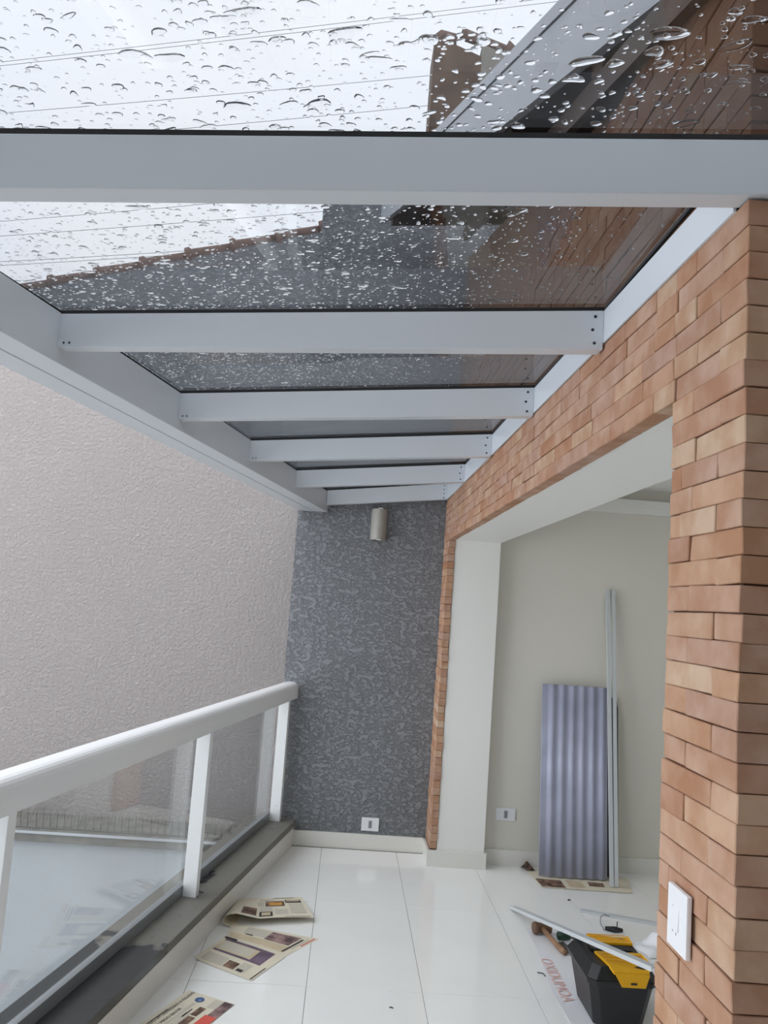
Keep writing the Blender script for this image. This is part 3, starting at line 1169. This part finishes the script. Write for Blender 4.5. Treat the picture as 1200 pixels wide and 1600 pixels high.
# lower open spread: two flat pages, reading across the floor
np1 = thing('newspaper', (-0.3, 3.95, 0.0), 'opened newspaper spread with a purple framed advert lying on the tiles by the curb', 'newspaper', 'newspapers protecting the floor')
lowf = page_fn((-0.573, 3.887), (-0.295, 3.707), (-0.166, 3.967), (-0.474, 4.154),
               lambda u, v: 0.002 + 0.004 * math.sin(3 * u) * v + 0.012 * max(0, 0.1 - u) * 10 * (1 - v) ** 2)
sheet_of_paper(np1, lowf)
patch(np1, lowf, 0.06, 0.86, 0.46, 0.94, M_PURPLE, 'advert_frame')
patch(np1, lowf, 0.06, 0.66, 0.52, 0.86, M_TINT, 'advert_ground', 0.001)
patch(np1, lowf, 0.10, 0.60, 0.56, 0.84, M_TEXT, 'text_block', 0.0014)
patch(np1, lowf, 0.02, 0.22, 0.92, 0.99, M_INK, 'dark_bar', 0.0012)
patch(np1, lowf, 0.06, 0.42, 0.08, 0.36, M_TEXT, 'text_block')
patch(np1, lowf, 0.44, 0.62, 0.10, 0.32, M_PHOTO, 'photo')
patch(np1, lowf, 0.64, 0.80, 0.12, 0.40, M_TEXT, 'text_block')
patch(np1, lowf, 0.66, 0.76, 0.10, 0.18, M_INK, 'photo', 0.0012)
patch(np1, lowf, 0.955, 0.972, 0.02, 0.45, M_INK, 'headline_rule', 0.0012)
midf = page_fn((-0.472, 4.15), (-0.166, 3.972), (-0.019, 4.187), (-0.46, 4.30),
               lambda u, v: 0.0035 + 0.003 * math.sin(4 * u + v))
sheet_of_paper(np1, midf)
patch(np1, midf, 0.05, 0.90, 0.06, 0.36, M_TINT, 'tinted_strip')
patch(np1, midf, 0.20, 0.52, 0.46, 0.90, M_TEXT, 'text_block')
patch(np1, midf, 0.50, 0.84, 0.40, 0.88, M_PINKPH, 'photo', 0.001)
patch(np1, midf, 0.24, 0.34, 0.40, 0.46, M_INK, 'headline_rule', 0.001)
patch(np1, midf, 0.865, 0.895, 0.10, 0.80, M_INK, 'headline', 0.001)
patch(np1, midf, 0.91, 0.935, 0.30, 0.85, M_TEXT, 'subheading', 0.001)
patch(np1, midf, 0.955, 0.97, 0.5, 0.95, M_REDAD, 'red_rule', 0.001)

# folded-over page: curls up on the left and lies back on top
np2 = thing('newspaper', (-0.25, 4.45, 0.0), 'curled newspaper page with small food photos, farthest of the pages by the curb', 'newspaper', 'newspapers protecting the floor')


def topf(u, v):
    # u along the page from the curl, v towards the back
    c00, c10, c11, c01 = Vector((-0.44, 4.275, 0)), Vector((-0.055, 4.385, 0)), Vector((-0.138, 4.70, 0)), Vector((-0.44, 4.63, 0))
    p = c00 * (1 - u) * (1 - v) + c10 * u * (1 - v) + c11 * u * v + c01 * (1 - u) * v
    p.z = 0.012 + 0.022 * (1 - v) ** 1.2 * (0.5 + 0.5 * math.sin(2.6 * u + 0.4)) + 0.035 * max(0.0, 0.28 - u) / 0.28 * (1 - v) ** 0.8
    return p


sheet_of_paper(np2, topf)


def curlf(u, v):
    # roll from the folded page back down to the floor
    a = math.pi * u
    base = topf(0, v)
    r = base.z / 2
    return Vector((base.x - (0.02 + r * 1.6) * math.sin(a), base.y - 0.012 * u, max(0.003, base.z - 2 * r * (1 - math.cos(a)) / 2)))


part('page_curl', MB().grid(curlf, 14, 12), M_PAPER, np2, smooth=True)
patch(np2, topf, 0.36, 0.66, 0.56, 0.80, M_PHOTO, 'photo', 0.0012)
patch(np2, topf, 0.42, 0.62, 0.60, 0.74, M_ORANGE, 'photo', 0.0016)
patch(np2, topf, 0.68, 0.94, 0.72, 0.86, M_INK, 'photo', 0.0012)
patch(np2, topf, 0.70, 0.92, 0.78, 0.84, M_TINT, 'photo', 0.0016)
patch(np2, topf, 0.04, 0.24, 0.10, 0.46, M_PHOTO, 'photo', 0.0012)
patch(np2, topf, 0.28, 0.46, 0.08, 0.30, M_INK, 'photo', 0.0012)
patch(np2, topf, 0.31, 0.43, 0.12, 0.26, M_TINT, 'photo', 0.0016)
patch(np2, topf, 0.72, 0.94, 0.20, 0.68, M_TEXT, 'text_block', 0.0012)
patch(np2, topf, 0.28, 0.46, 0.34, 0.54, M_TEXT, 'text_block', 0.0012)
patch(np2, topf, 0.50, 0.68, 0.16, 0.40, M_TEXT, 'text_block', 0.0012)
patch(np2, topf, 0.24, 0.34, 0.58, 0.78, M_TEXT, 'text_block', 0.0012)
patch(np2, topf, 0.26, 0.50, 0.84, 0.90, M_TEXT, 'headline', 0.0012)
patch(np2, topf, 0.50, 0.86, 0.95, 0.965, M_INK, 'rule', 0.0012)
patch(np2, topf, 0.62, 0.96, 0.035, 0.05, M_INK, 'rule', 0.0012)

# near page with a headline, cut by the frame
np3 = thing('newspaper', (-0.5, 3.3, 0.0), 'newspaper page with a large headline and a red advert, nearest the camera', 'newspaper', 'newspapers protecting the floor')
nearf = page_fn((-0.66, 3.05), (-0.28, 2.98), (-0.337, 3.499), (-0.541, 3.597), lambda u, v: 0.002 + 0.002 * math.sin(5 * v))
nearf = page_fn((-0.76, 3.17), (-0.52, 2.90), (-0.337, 3.499), (-0.541, 3.597), lambda u, v: 0.0018)
c0, c1 = Vector((-0.541, 3.597, 0)), Vector((-0.337, 3.499, 0))
dirv = Vector((-0.27, -0.60, 0)).normalized()
nearf = page_fn(tuple((c0 + dirv * 0.5)[:2]), tuple((c1 + dirv * 0.5)[:2]), tuple(c1[:2]), tuple(c0[:2]), lambda u, v: 0.0018)
sheet_of_paper(np3, nearf)
text3d(np3, 'TEDIO EM DEPRESSÃO A FÍGADO', 0.021, nearf, 0.16, 0.36, (0, 1), M_INK, 'headline')
text3d(np3, 'DEO MEDO SENTIR', 0.021, nearf, 0.30, 0.36, (0, 1), M_INK, 'headline')
patch(np3, nearf, 0.085, 0.105, 0.40, 0.66, M_INK, 'rule')
patch(np3, nearf, 0.33, 0.40, 0.36, 0.84, M_TEXT, 'text_block')
patch(np3, nearf, 0.42, 0.52, 0.30, 0.70, M_TEXT, 'text_block')
part('round_emblem', MB().poly([tuple(nearf(0.38 + 0.085 * math.cos(a), 0.91 + 0.042 * math.sin(a)) + Vector((0, 0, 0.001))) for a in np.linspace(0, 2 * math.pi, 24, endpoint=False)]), M_BLUE, np3)
text3d(np3, 'LS', 0.016, nearf, 0.42, 0.885, (0, 1), M_PAPER, 'emblem_letters', 0.0016)
patch(np3, nearf, 0.44, 0.47, 0.62, 0.76, M_PURPLE, 'rule')
patch(np3, nearf, 0.53, 0.66, 0.68, 0.82, M_PHOTO, 'photo')
patch(np3, nearf, 0.53, 0.68, 0.52, 0.66, M_PHOTO, 'photo')
patch(np3, nearf, 0.50, 0.68, 0.30, 0.50, M_TINT, 'photo')
patch(np3, nearf, 0.62, 0.80, 0.84, 0.98, M_TEXT, 'text_block')
patch(np3, nearf, 0.80, 0.995, 0.58, 0.99, M_PINKPH, 'photo')
patch(np3, nearf, 0.76, 0.995, 0.42, 0.74, M_REDAD, 'red_advert', 0.001)
patch(np3, nearf, 0.10, 0.2, 0.14, 0.30, M_ORANGE, 'photo')

# newspaper under the corrugated sheet
np4 = thing('newspaper', (1.58, 5.3, 0.0), 'brownish newspaper under the foot of the corrugated sheet', 'newspaper', 'newspapers protecting the floor')
uf = page_fn((1.30, 5.125), (1.86, 5.11), (1.93, 5.40), (1.27, 5.48), lambda u, v: 0.002 + 0.004 * (1 - v) * abs(math.sin(5 * u)) * (0.3 if u > 0.1 else 1))
sheet_of_paper(np4, uf)
patch(np4, uf, 0.02, 0.28, 0.05, 0.45, M_PHOTO, 'photo')
patch(np4, uf, 0.33, 0.50, 0.12, 0.5, M_TINT, 'text_block')
patch(np4, uf, 0.56, 0.72, 0.25, 0.5, M_PHOTO, 'photo')
patch(np4, uf, 0.52, 0.545, 0.03, 0.6, M_PAPER, 'fold')
part('crumpled_corner', MB().grid(lambda u, v: (1.25 + 0.07 * u + 0.01 * math.sin(7 * v), 5.42 + 0.07 * v, 0.008 + 0.03 * math.sin(math.pi * u) * (0.4 + 0.6 * v) + 0.006 * math.sin(9 * u + 4 * v)), 8, 8), M_PHOTO, np4, smooth=True)

# ------------------------------------------------------------------ toolbox and tools
tb = thing('toolbox', (1.24, 3.63, 0.0), 'black plastic toolbox with two yellow latches on the tiles beside the brick pier', 'toolbox')


def rect(x0, x1, y0, y1, z, c=0.03):
    return [(x0 + c, y0, z), (x1 - c, y0, z), (x1, y0 + c, z), (x1, y1 - c, z), (x1 - c, y1, z), (x0 + c, y1, z), (x0, y1 - c, z), (x0, y0 + c, z)]


TX0, TX1, TY0, TY1, TH = 1.082, 1.378, 3.43, 3.80, 0.245
bod = MB().prism(rect(TX0 + 0.045, TX1 - 0.045, TY0 + 0.04, TY1 - 0.04, 0.006), rect(TX0 + 0.014, TX1 - 0.014, TY0 + 0.014, TY1 - 0.014, 0.175))
part('body', bod, M_BLACK, tb, bevel=0.003)
part('rim', MB().prism(rect(TX0 + 0.004, TX1 - 0.004, TY0 + 0.004, TY1 - 0.004, 0.1755), rect(TX0, TX1, TY0, TY1, 0.198)), M_BLACK, tb, bevel=0.003)
lid = part('lid', MB().prism(rect(TX0 + 0.002, TX1 - 0.002, TY0 + 0.002, TY1 - 0.002, 0.1985), rect(TX0 + 0.03, TX1 - 0.03, TY0 + 0.03, TY1 - 0.03, TH)), M_BLACK, tb, bevel=0.004)
part('tray_recess', MB().box(1.15, 1.31, 3.58, 3.69, TH - 0.004, TH + 0.002), M_DARK, lid)
part('handle', MB().box(1.14, 1.32, 3.60, 3.645, TH + 0.002, TH + 0.010), M_BLACK, lid, bevel=0.004)
for s, (ye, yi) in enumerate(((TY0, 3.575), (TY1, 3.672))):
    sg = 1 if s == 0 else -1
    lt = MB()
    o1 = [(1.145, yi, TH + 0.002), (1.345, yi, TH + 0.002), (1.352, ye + sg * 0.05, TH + 0.003), (1.33, ye + sg * 0.004, TH - 0.022), (1.185, ye + sg * 0.004, TH - 0.022), (1.165, ye + sg * 0.04, TH + 0.003)]
    lt.prism(o1, [(p[0], p[1], p[2] + 0.011) for p in o1])
    la = part('latch', lt, M_YELLOW, tb, bevel=0.002, label='yellow plastic latch')
    o2 = [(1.185, ye - sg * 0.007, TH - 0.013), (1.33, ye - sg * 0.007, TH - 0.013), (1.312, ye - sg * 0.012, TH - 0.062), (1.215, ye - sg * 0.012, TH - 0.062)]
    part('latch_tongue', MB().prism(o2, [(p[0], p[1] + sg * 0.010, p[2]) for p in o2]), M_YELLOW, la, bevel=0.0015)
    part('latch_slot', MB().box(1.25, 1.275, ye - sg * 0.0128 - 0.0008, ye - sg * 0.0128 + 0.0008, TH - 0.05, TH - 0.043), M_DARK, la)
    for k in range(3):
        yy = yi + (ye - yi) * (0.2 + 0.2 * k)
        part('latch_rib', MB().box(1.168, 1.335, yy - 0.003, yy + 0.003, TH + 0.0132, TH + 0.0152), M_YELLOW, la)

# aluminium bars on the floor
zt_ = TH + 0.018
channel((1.045, 4.735, 0.02), (1.165, 2.95, 0.459), 0.036, (0.997, 0.07, 0), (0, -0.24, -0.97), 'aluminium bar propped from the floor across the toolbox lid', dp=0.016)
channel((1.437, 4.762, 0.013), (2.30, 4.47, 0.013), 0.034, (0.3, 0.95, 0), (0, 0, -1), 'aluminium bar lying flat on the tiles behind the toolbox', dp=0.012)

# mallet
ml = thing('mallet', (1.13, 4.40, 0.0), 'brown wooden mallet lying on the plastic film', 'mallet')
hc = Vector((1.13, 4.405, 0.032))
ax = Vector((0.985, 0.17, 0)).normalized()
prf = [(-0.048, 0.022), (-0.046, 0.028), (-0.034, 0.031), (-0.02, 0.026), (0.02, 0.026), (0.034, 0.031), (0.046, 0.028), (0.048, 0.022)]
part('head', MB().tube([hc + ax * a for a, r in prf], [r for a, r in prf], 20), M_MALLET, ml, smooth=True)
part('handle', MB().tube([hc + Vector((0, -0.012, 0.004)), (1.15, 4.30, 0.024), (1.178, 4.18, 0.016), (1.186, 4.15, 0.015)], [0.012, 0.012, 0.0145, 0.013], 14), M_MALLETH, ml, smooth=True)

# pliers and green-handled screwdriver beside the toolbox
pl = thing('pliers', (1.235, 4.22, 0.0), 'dark worn steel pliers between the mallet and the toolbox', 'pliers')
part('handle', MB().tube([(1.187, 4.262, 0.013), (1.196, 4.225, 0.016), (1.21, 4.19, 0.018), (1.24, 4.165, 0.016)], [0.010, 0.011, 0.010, 0.009], 10), M_IRON, pl, smooth=True)
part('handle', MB().tube([(1.205, 4.275, 0.012), (1.214, 4.235, 0.013), (1.225, 4.20, 0.014), (1.255, 4.18, 0.014)], [0.009, 0.009, 0.009, 0.008], 10), M_IRON, pl, smooth=True)
part('jaw', MB().hexa([(1.235, 4.15, 0.006), (1.29, 4.14, 0.006), (1.29, 4.16, 0.006), (1.245, 4.19, 0.006)], [(1.235, 4.15, 0.024), (1.29, 4.14, 0.018), (1.29, 4.16, 0.018), (1.245, 4.19, 0.024)]), M_IRON, pl, bevel=0.002)
sd = thing('screwdriver', (1.24, 4.33, 0.0), 'green handled screwdriver beside the black toolbox', 'screwdriver')
part('grip', MB().tube([(1.195, 4.345, 0.022), (1.20, 4.345, 0.022), (1.235, 4.34, 0.021), (1.262, 4.336, 0.018)], [0.014, 0.02, 0.019, 0.012], 12), M_GREEN, sd, smooth=True)
part('shank', MB().tube([(1.262, 4.336, 0.018), (1.38, 4.32, 0.012)], 0.005, 8), M_IRON, sd, smooth=True)

# tape roll, cord, film, debris
tp = MB()
for k in range(24):
    a0, a1 = 2 * math.pi * k / 24, 2 * math.pi * (k + 1) / 24
    cxx, czz, r0, r1 = 1.455, 0.056, 0.03, 0.055
    ring = lambda a, r, y: (cxx + r * 0.75 * math.cos(a), y + 0.25 * r * math.cos(a), czz + r * math.sin(a))
    tp.hexa([ring(a0, r0, 3.86), ring(a0, r1, 3.86), ring(a1, r1, 3.86), ring(a1, r0, 3.86)], [ring(a0, r0, 3.90), ring(a0, r1, 3.90), ring(a1, r1, 3.90), ring(a1, r0, 3.90)])
solo('tape_roll', tp, M_RED, 'red orange tape roll standing beside the far side of the toolbox', 'tape roll', org=(1.455, 3.88, 0.001))
cdth = thing('wire_offcut', (1.52, 4.58, 0.0), 'curled wire offcut with a black connector behind the toolbox', 'wire')
part('wire', MB().tube([(1.49, 4.50, 0.004), (1.485, 4.55, 0.02), (1.50, 4.60, 0.034), (1.53, 4.63, 0.038), (1.56, 4.63, 0.03)], 0.0028, 6), M_GREYPLASTIC, cdth, smooth=True)
part('connector', MB().tube([(1.495, 4.50, 0.014), (1.54, 4.485, 0.016), (1.585, 4.49, 0.012)], [0.010, 0.016, 0.009], 8), M_BLACK, cdth)
part('pin', MB().tube([(1.555, 4.49, 0.012), (1.556, 4.49, 0.055)], 0.0028, 6), M_BLACK, cdth)

fm = thing('plastic_film', (1.3, 3.95, 0.0), 'sheet of milky plastic film with faded red lettering under the mallet and toolbox', 'plastic film')


def filmf(u, v):
    xl = 1.054 - 0.03 * v + 0.012 * math.sin(9 * v) * (1 - u)
    x = xl + (1.62 - xl) * u
    y = 4.476 + (3.10 - 4.476) * v + 0.03 * u
    return Vector((x, y, 0.0012 + 0.0022 * max(0, 1 - u * 18) * (1 + 0.5 * math.sin(22 * v)) + 0.0006 * math.sin(11 * u) * math.sin(13 * v) ** 2))


part('film', MB().grid(filmf, 30, 30), M_FILM, fm, smooth=True)
text3d(fm, 'OXIDUMOA', 0.078, lambda u, v: Vector((1.05 + u, 4.10 - v, 0.004)), 0.0, 0.0, (0, 1), M_REDINK, 'lettering', 0.0006)

bg2 = MB().grid(lambda u, v: (1.60 + 0.22 * u + 0.015 * math.sin(8 * v), 4.16 + 0.22 * v + 0.02 * math.sin(6 * u), 0.003 + 0.085 * math.sin(math.pi * u) * math.sin(math.pi * v) * (0.6 + 0.4 * math.sin(9 * u + 5 * v)) + 0.012 * abs(math.sin(14 * u - 6 * v)) * math.sin(math.pi * u) * math.sin(math.pi * v)), 18, 18)
solo('plastic_bag', bg2, M_FILM, 'crumpled white plastic bag on the floor behind the brick pier', 'bag', smooth=True)
solo('wire_clip', MB().tube([(1.0, 3.945, 0.003), (1.025, 3.94, 0.003), (1.03, 3.91, 0.003)], 0.0022, 5), M_DARK, 'tiny dark wire clip on the tiles left of the plastic film', 'clip')
solo('tile_chip', MB().tube([(1.41, 4.93, 0.001), (1.418, 4.932, 0.005), (1.425, 4.934, 0.001)], 0.004, 5), M_DARK, 'tiny dark chip on the room floor in front of the newspaper', 'debris')
solo('tile_chip', MB().tube([(0.292, 3.545, 0.001), (0.30, 3.542, 0.004), (0.307, 3.54, 0.001)], 0.0025, 5), M_DARK, 'tiny dark speck on the balcony tiles near the bottom edge', 'debris')

# ------------------------------------------------------------------ unseen light blockers added around the camera
struct('wall_behind', MB().box(-5.0, 4.3, -1.8, -1.6, -3.2, 4.6), M_GROUND, 'house wall behind the camera', 'wall')  # added, reaches far left to darken the pier and rafter fronts
struct('ceiling_behind', MB().box(-1.5, 4.3, -1.6, 0.0, 2.62, 2.75).box(0.95, 4.3, 0.0, YP0 + 0.04, 2.62, 2.75), M_WOOD, 'boarded porch roof over the camera', 'ceiling')  # solid slab added to cut sky light on pier and first rafter
struct('wall_recess', MB().box(1.30, 1.4, -1.6, YP0 - 0.001, 0, 2.36), M_GROUND, 'side wall of the recess right of the camera', 'wall')  # added close in to keep the pier's near face dark

# ------------------------------------------------------------------ raindrops on the panes
def drop_template(seg, rings):
    v = []
    f = []
    for r in range(rings):
        a = (r / rings) * (math.pi / 2)
        rr, zz = math.cos(a), math.sin(a)
        for s in range(seg):
            t = 2 * math.pi * s / seg
            v.append((rr * math.cos(t), rr * math.sin(t), zz))
    v.append((0, 0, 1))
    topi = len(v) - 1
    for r in range(rings - 1):
        for s in range(seg):
            s2 = (s + 1) % seg
            f.append((r * seg + s, r * seg + s2, (r + 1) * seg + s2))
            f.append((r * seg + s, (r + 1) * seg + s2, (r + 1) * seg + s))
    for s in range(seg):
        s2 = (s + 1) % seg
        f.append(((rings - 1) * seg + s, (rings - 1) * seg + s2, topi))
    b = len(v)
    for s in range(seg):
        t = 2 * math.pi * s / seg
        v.append((math.cos(t), math.sin(t), 0))
    v.append((0, 0, 0))
    for s in range(seg):
        s2 = (s + 1) % seg
        f.append((b + s2, b + s, b + seg))
    return np.array(v, float), np.array(f, int)


T_BIG = drop_template(16, 4)
T_SM = drop_template(9, 3)


def rain(pi, count, med, sig, big, label):
    pts = [np.array(p) for p in PANES[pi]]
    V, Fc = [], []
    off = 0
    for q in range(count):
        for _ in range(40):
            u, v = rng.random(), rng.random()
            P = pts[0] * (1 - u) * (1 - v) + pts[1] * u * (1 - v) + pts[2] * u * v + pts[3] * (1 - u) * v
            # the eave above keeps the strip near the house dry
            edge = 0.149 - 0.17 * (P[1] - 3.0) - 0.12 + 0.28
            keep = 1.0 if P[0] < edge - 0.2 else max(0.04, 1 - (P[0] - edge + 0.2) / 0.42)
            if rng.random() < keep and P[1] > 0.7:
                break
        rad = med * math.exp(rng.normal(0, sig)) / 2
        rad = min(rad, 0.019)
        isbig = rad > 0.0035
        tv, tf = T_BIG if isbig else T_SM
        ang = rng.uniform(-0.5, 0.5)
        el = 1 + abs(rng.normal(0, 0.28)) + (abs(rng.normal(0, 0.8)) if rad > 0.007 else 0)
        ax_, ay_ = rad * el ** 0.6, rad / el ** 0.45
        hz = rad * rng.uniform(0.34, 0.55) if rad < 0.006 else 0.0026 + rng.uniform(0, 0.001)
        th = np.arctan2(tv[:, 1], tv[:, 0])
        wob = 1 + (0.13 * np.sin(2 * th + rng.uniform(0, 6)) + 0.09 * np.sin(3 * th + rng.uniform(0, 6))) * (1 if isbig else 0.5)
        x = tv[:, 0] * ax_ * wob
        y = tv[:, 1] * ay_ * wob
        z = tv[:, 2] * hz
        if isbig:     # run-off bend of larger drops
            y = y + rng.normal(0, 0.25) * (x / ax_) ** 2 * ay_
        ca, sa = math.cos(ang), math.sin(ang)
        X = P[0] + x * ca - y * sa
        Y = P[1] + x * sa + y * ca
        # sits on the pane's upper face (pane slopes up to the right)
        gx = (pts[1][2] - pts[0][2]) / (pts[1][0] - pts[0][0]) * (1 - v) + (pts[2][2] - pts[3][2]) / (pts[2][0] - pts[3][0]) * v
        gy = ((pts[3][2] - pts[0][2]) * (1 - u) + (pts[2][2] - pts[1][2]) * u) / max(0.2, (pts[3][1] - pts[0][1]))
        Z = P[2] + 0.0084 + gx * (X - P[0]) + gy * (Y - P[1]) + z
        V.append(np.stack([X, Y, Z], 1))
        Fc.append(tf + off)
        off += len(tv)
    V = np.concatenate(V)
    Fc = np.concatenate(Fc)
    me = bpy.data.meshes.new('raindrops')
    me.vertices.add(len(V))
    me.vertices.foreach_set('co', V.astype(np.float32).ravel())
    me.loops.add(len(Fc) * 3)
    me.loops.foreach_set('vertex_index', Fc.astype(np.int32).ravel())
    me.polygons.add(len(Fc))
    me.polygons.foreach_set('loop_start', np.arange(0, len(Fc) * 3, 3, dtype=np.int32))
    me.polygons.foreach_set('loop_total', np.full(len(Fc), 3, dtype=np.int32))
    me.update()
    me.validate()
    me.polygons.foreach_set('use_smooth', np.ones(len(me.polygons), dtype=bool))
    o = put('raindrops', me, M_WATER)
    tag(o, label, 'raindrops', 'raindrops on the glass roof', 'stuff')


rain(0, 3000, 0.0062, 0.6, True, 'large raindrops scattered on the front smoked pane')
rain(1, 4200, 0.0052, 0.5, True, 'raindrops on the second smoked pane behind the first rafter')
rain(2, 5500, 0.0043, 0.45, True, 'small raindrops on the third smoked pane')
rain(3, 3000, 0.0036, 0.4, False, 'fine raindrops on the fourth smoked pane')
rain(4, 1200, 0.0034, 0.4, False, 'fine raindrops on the fifth smoked pane')
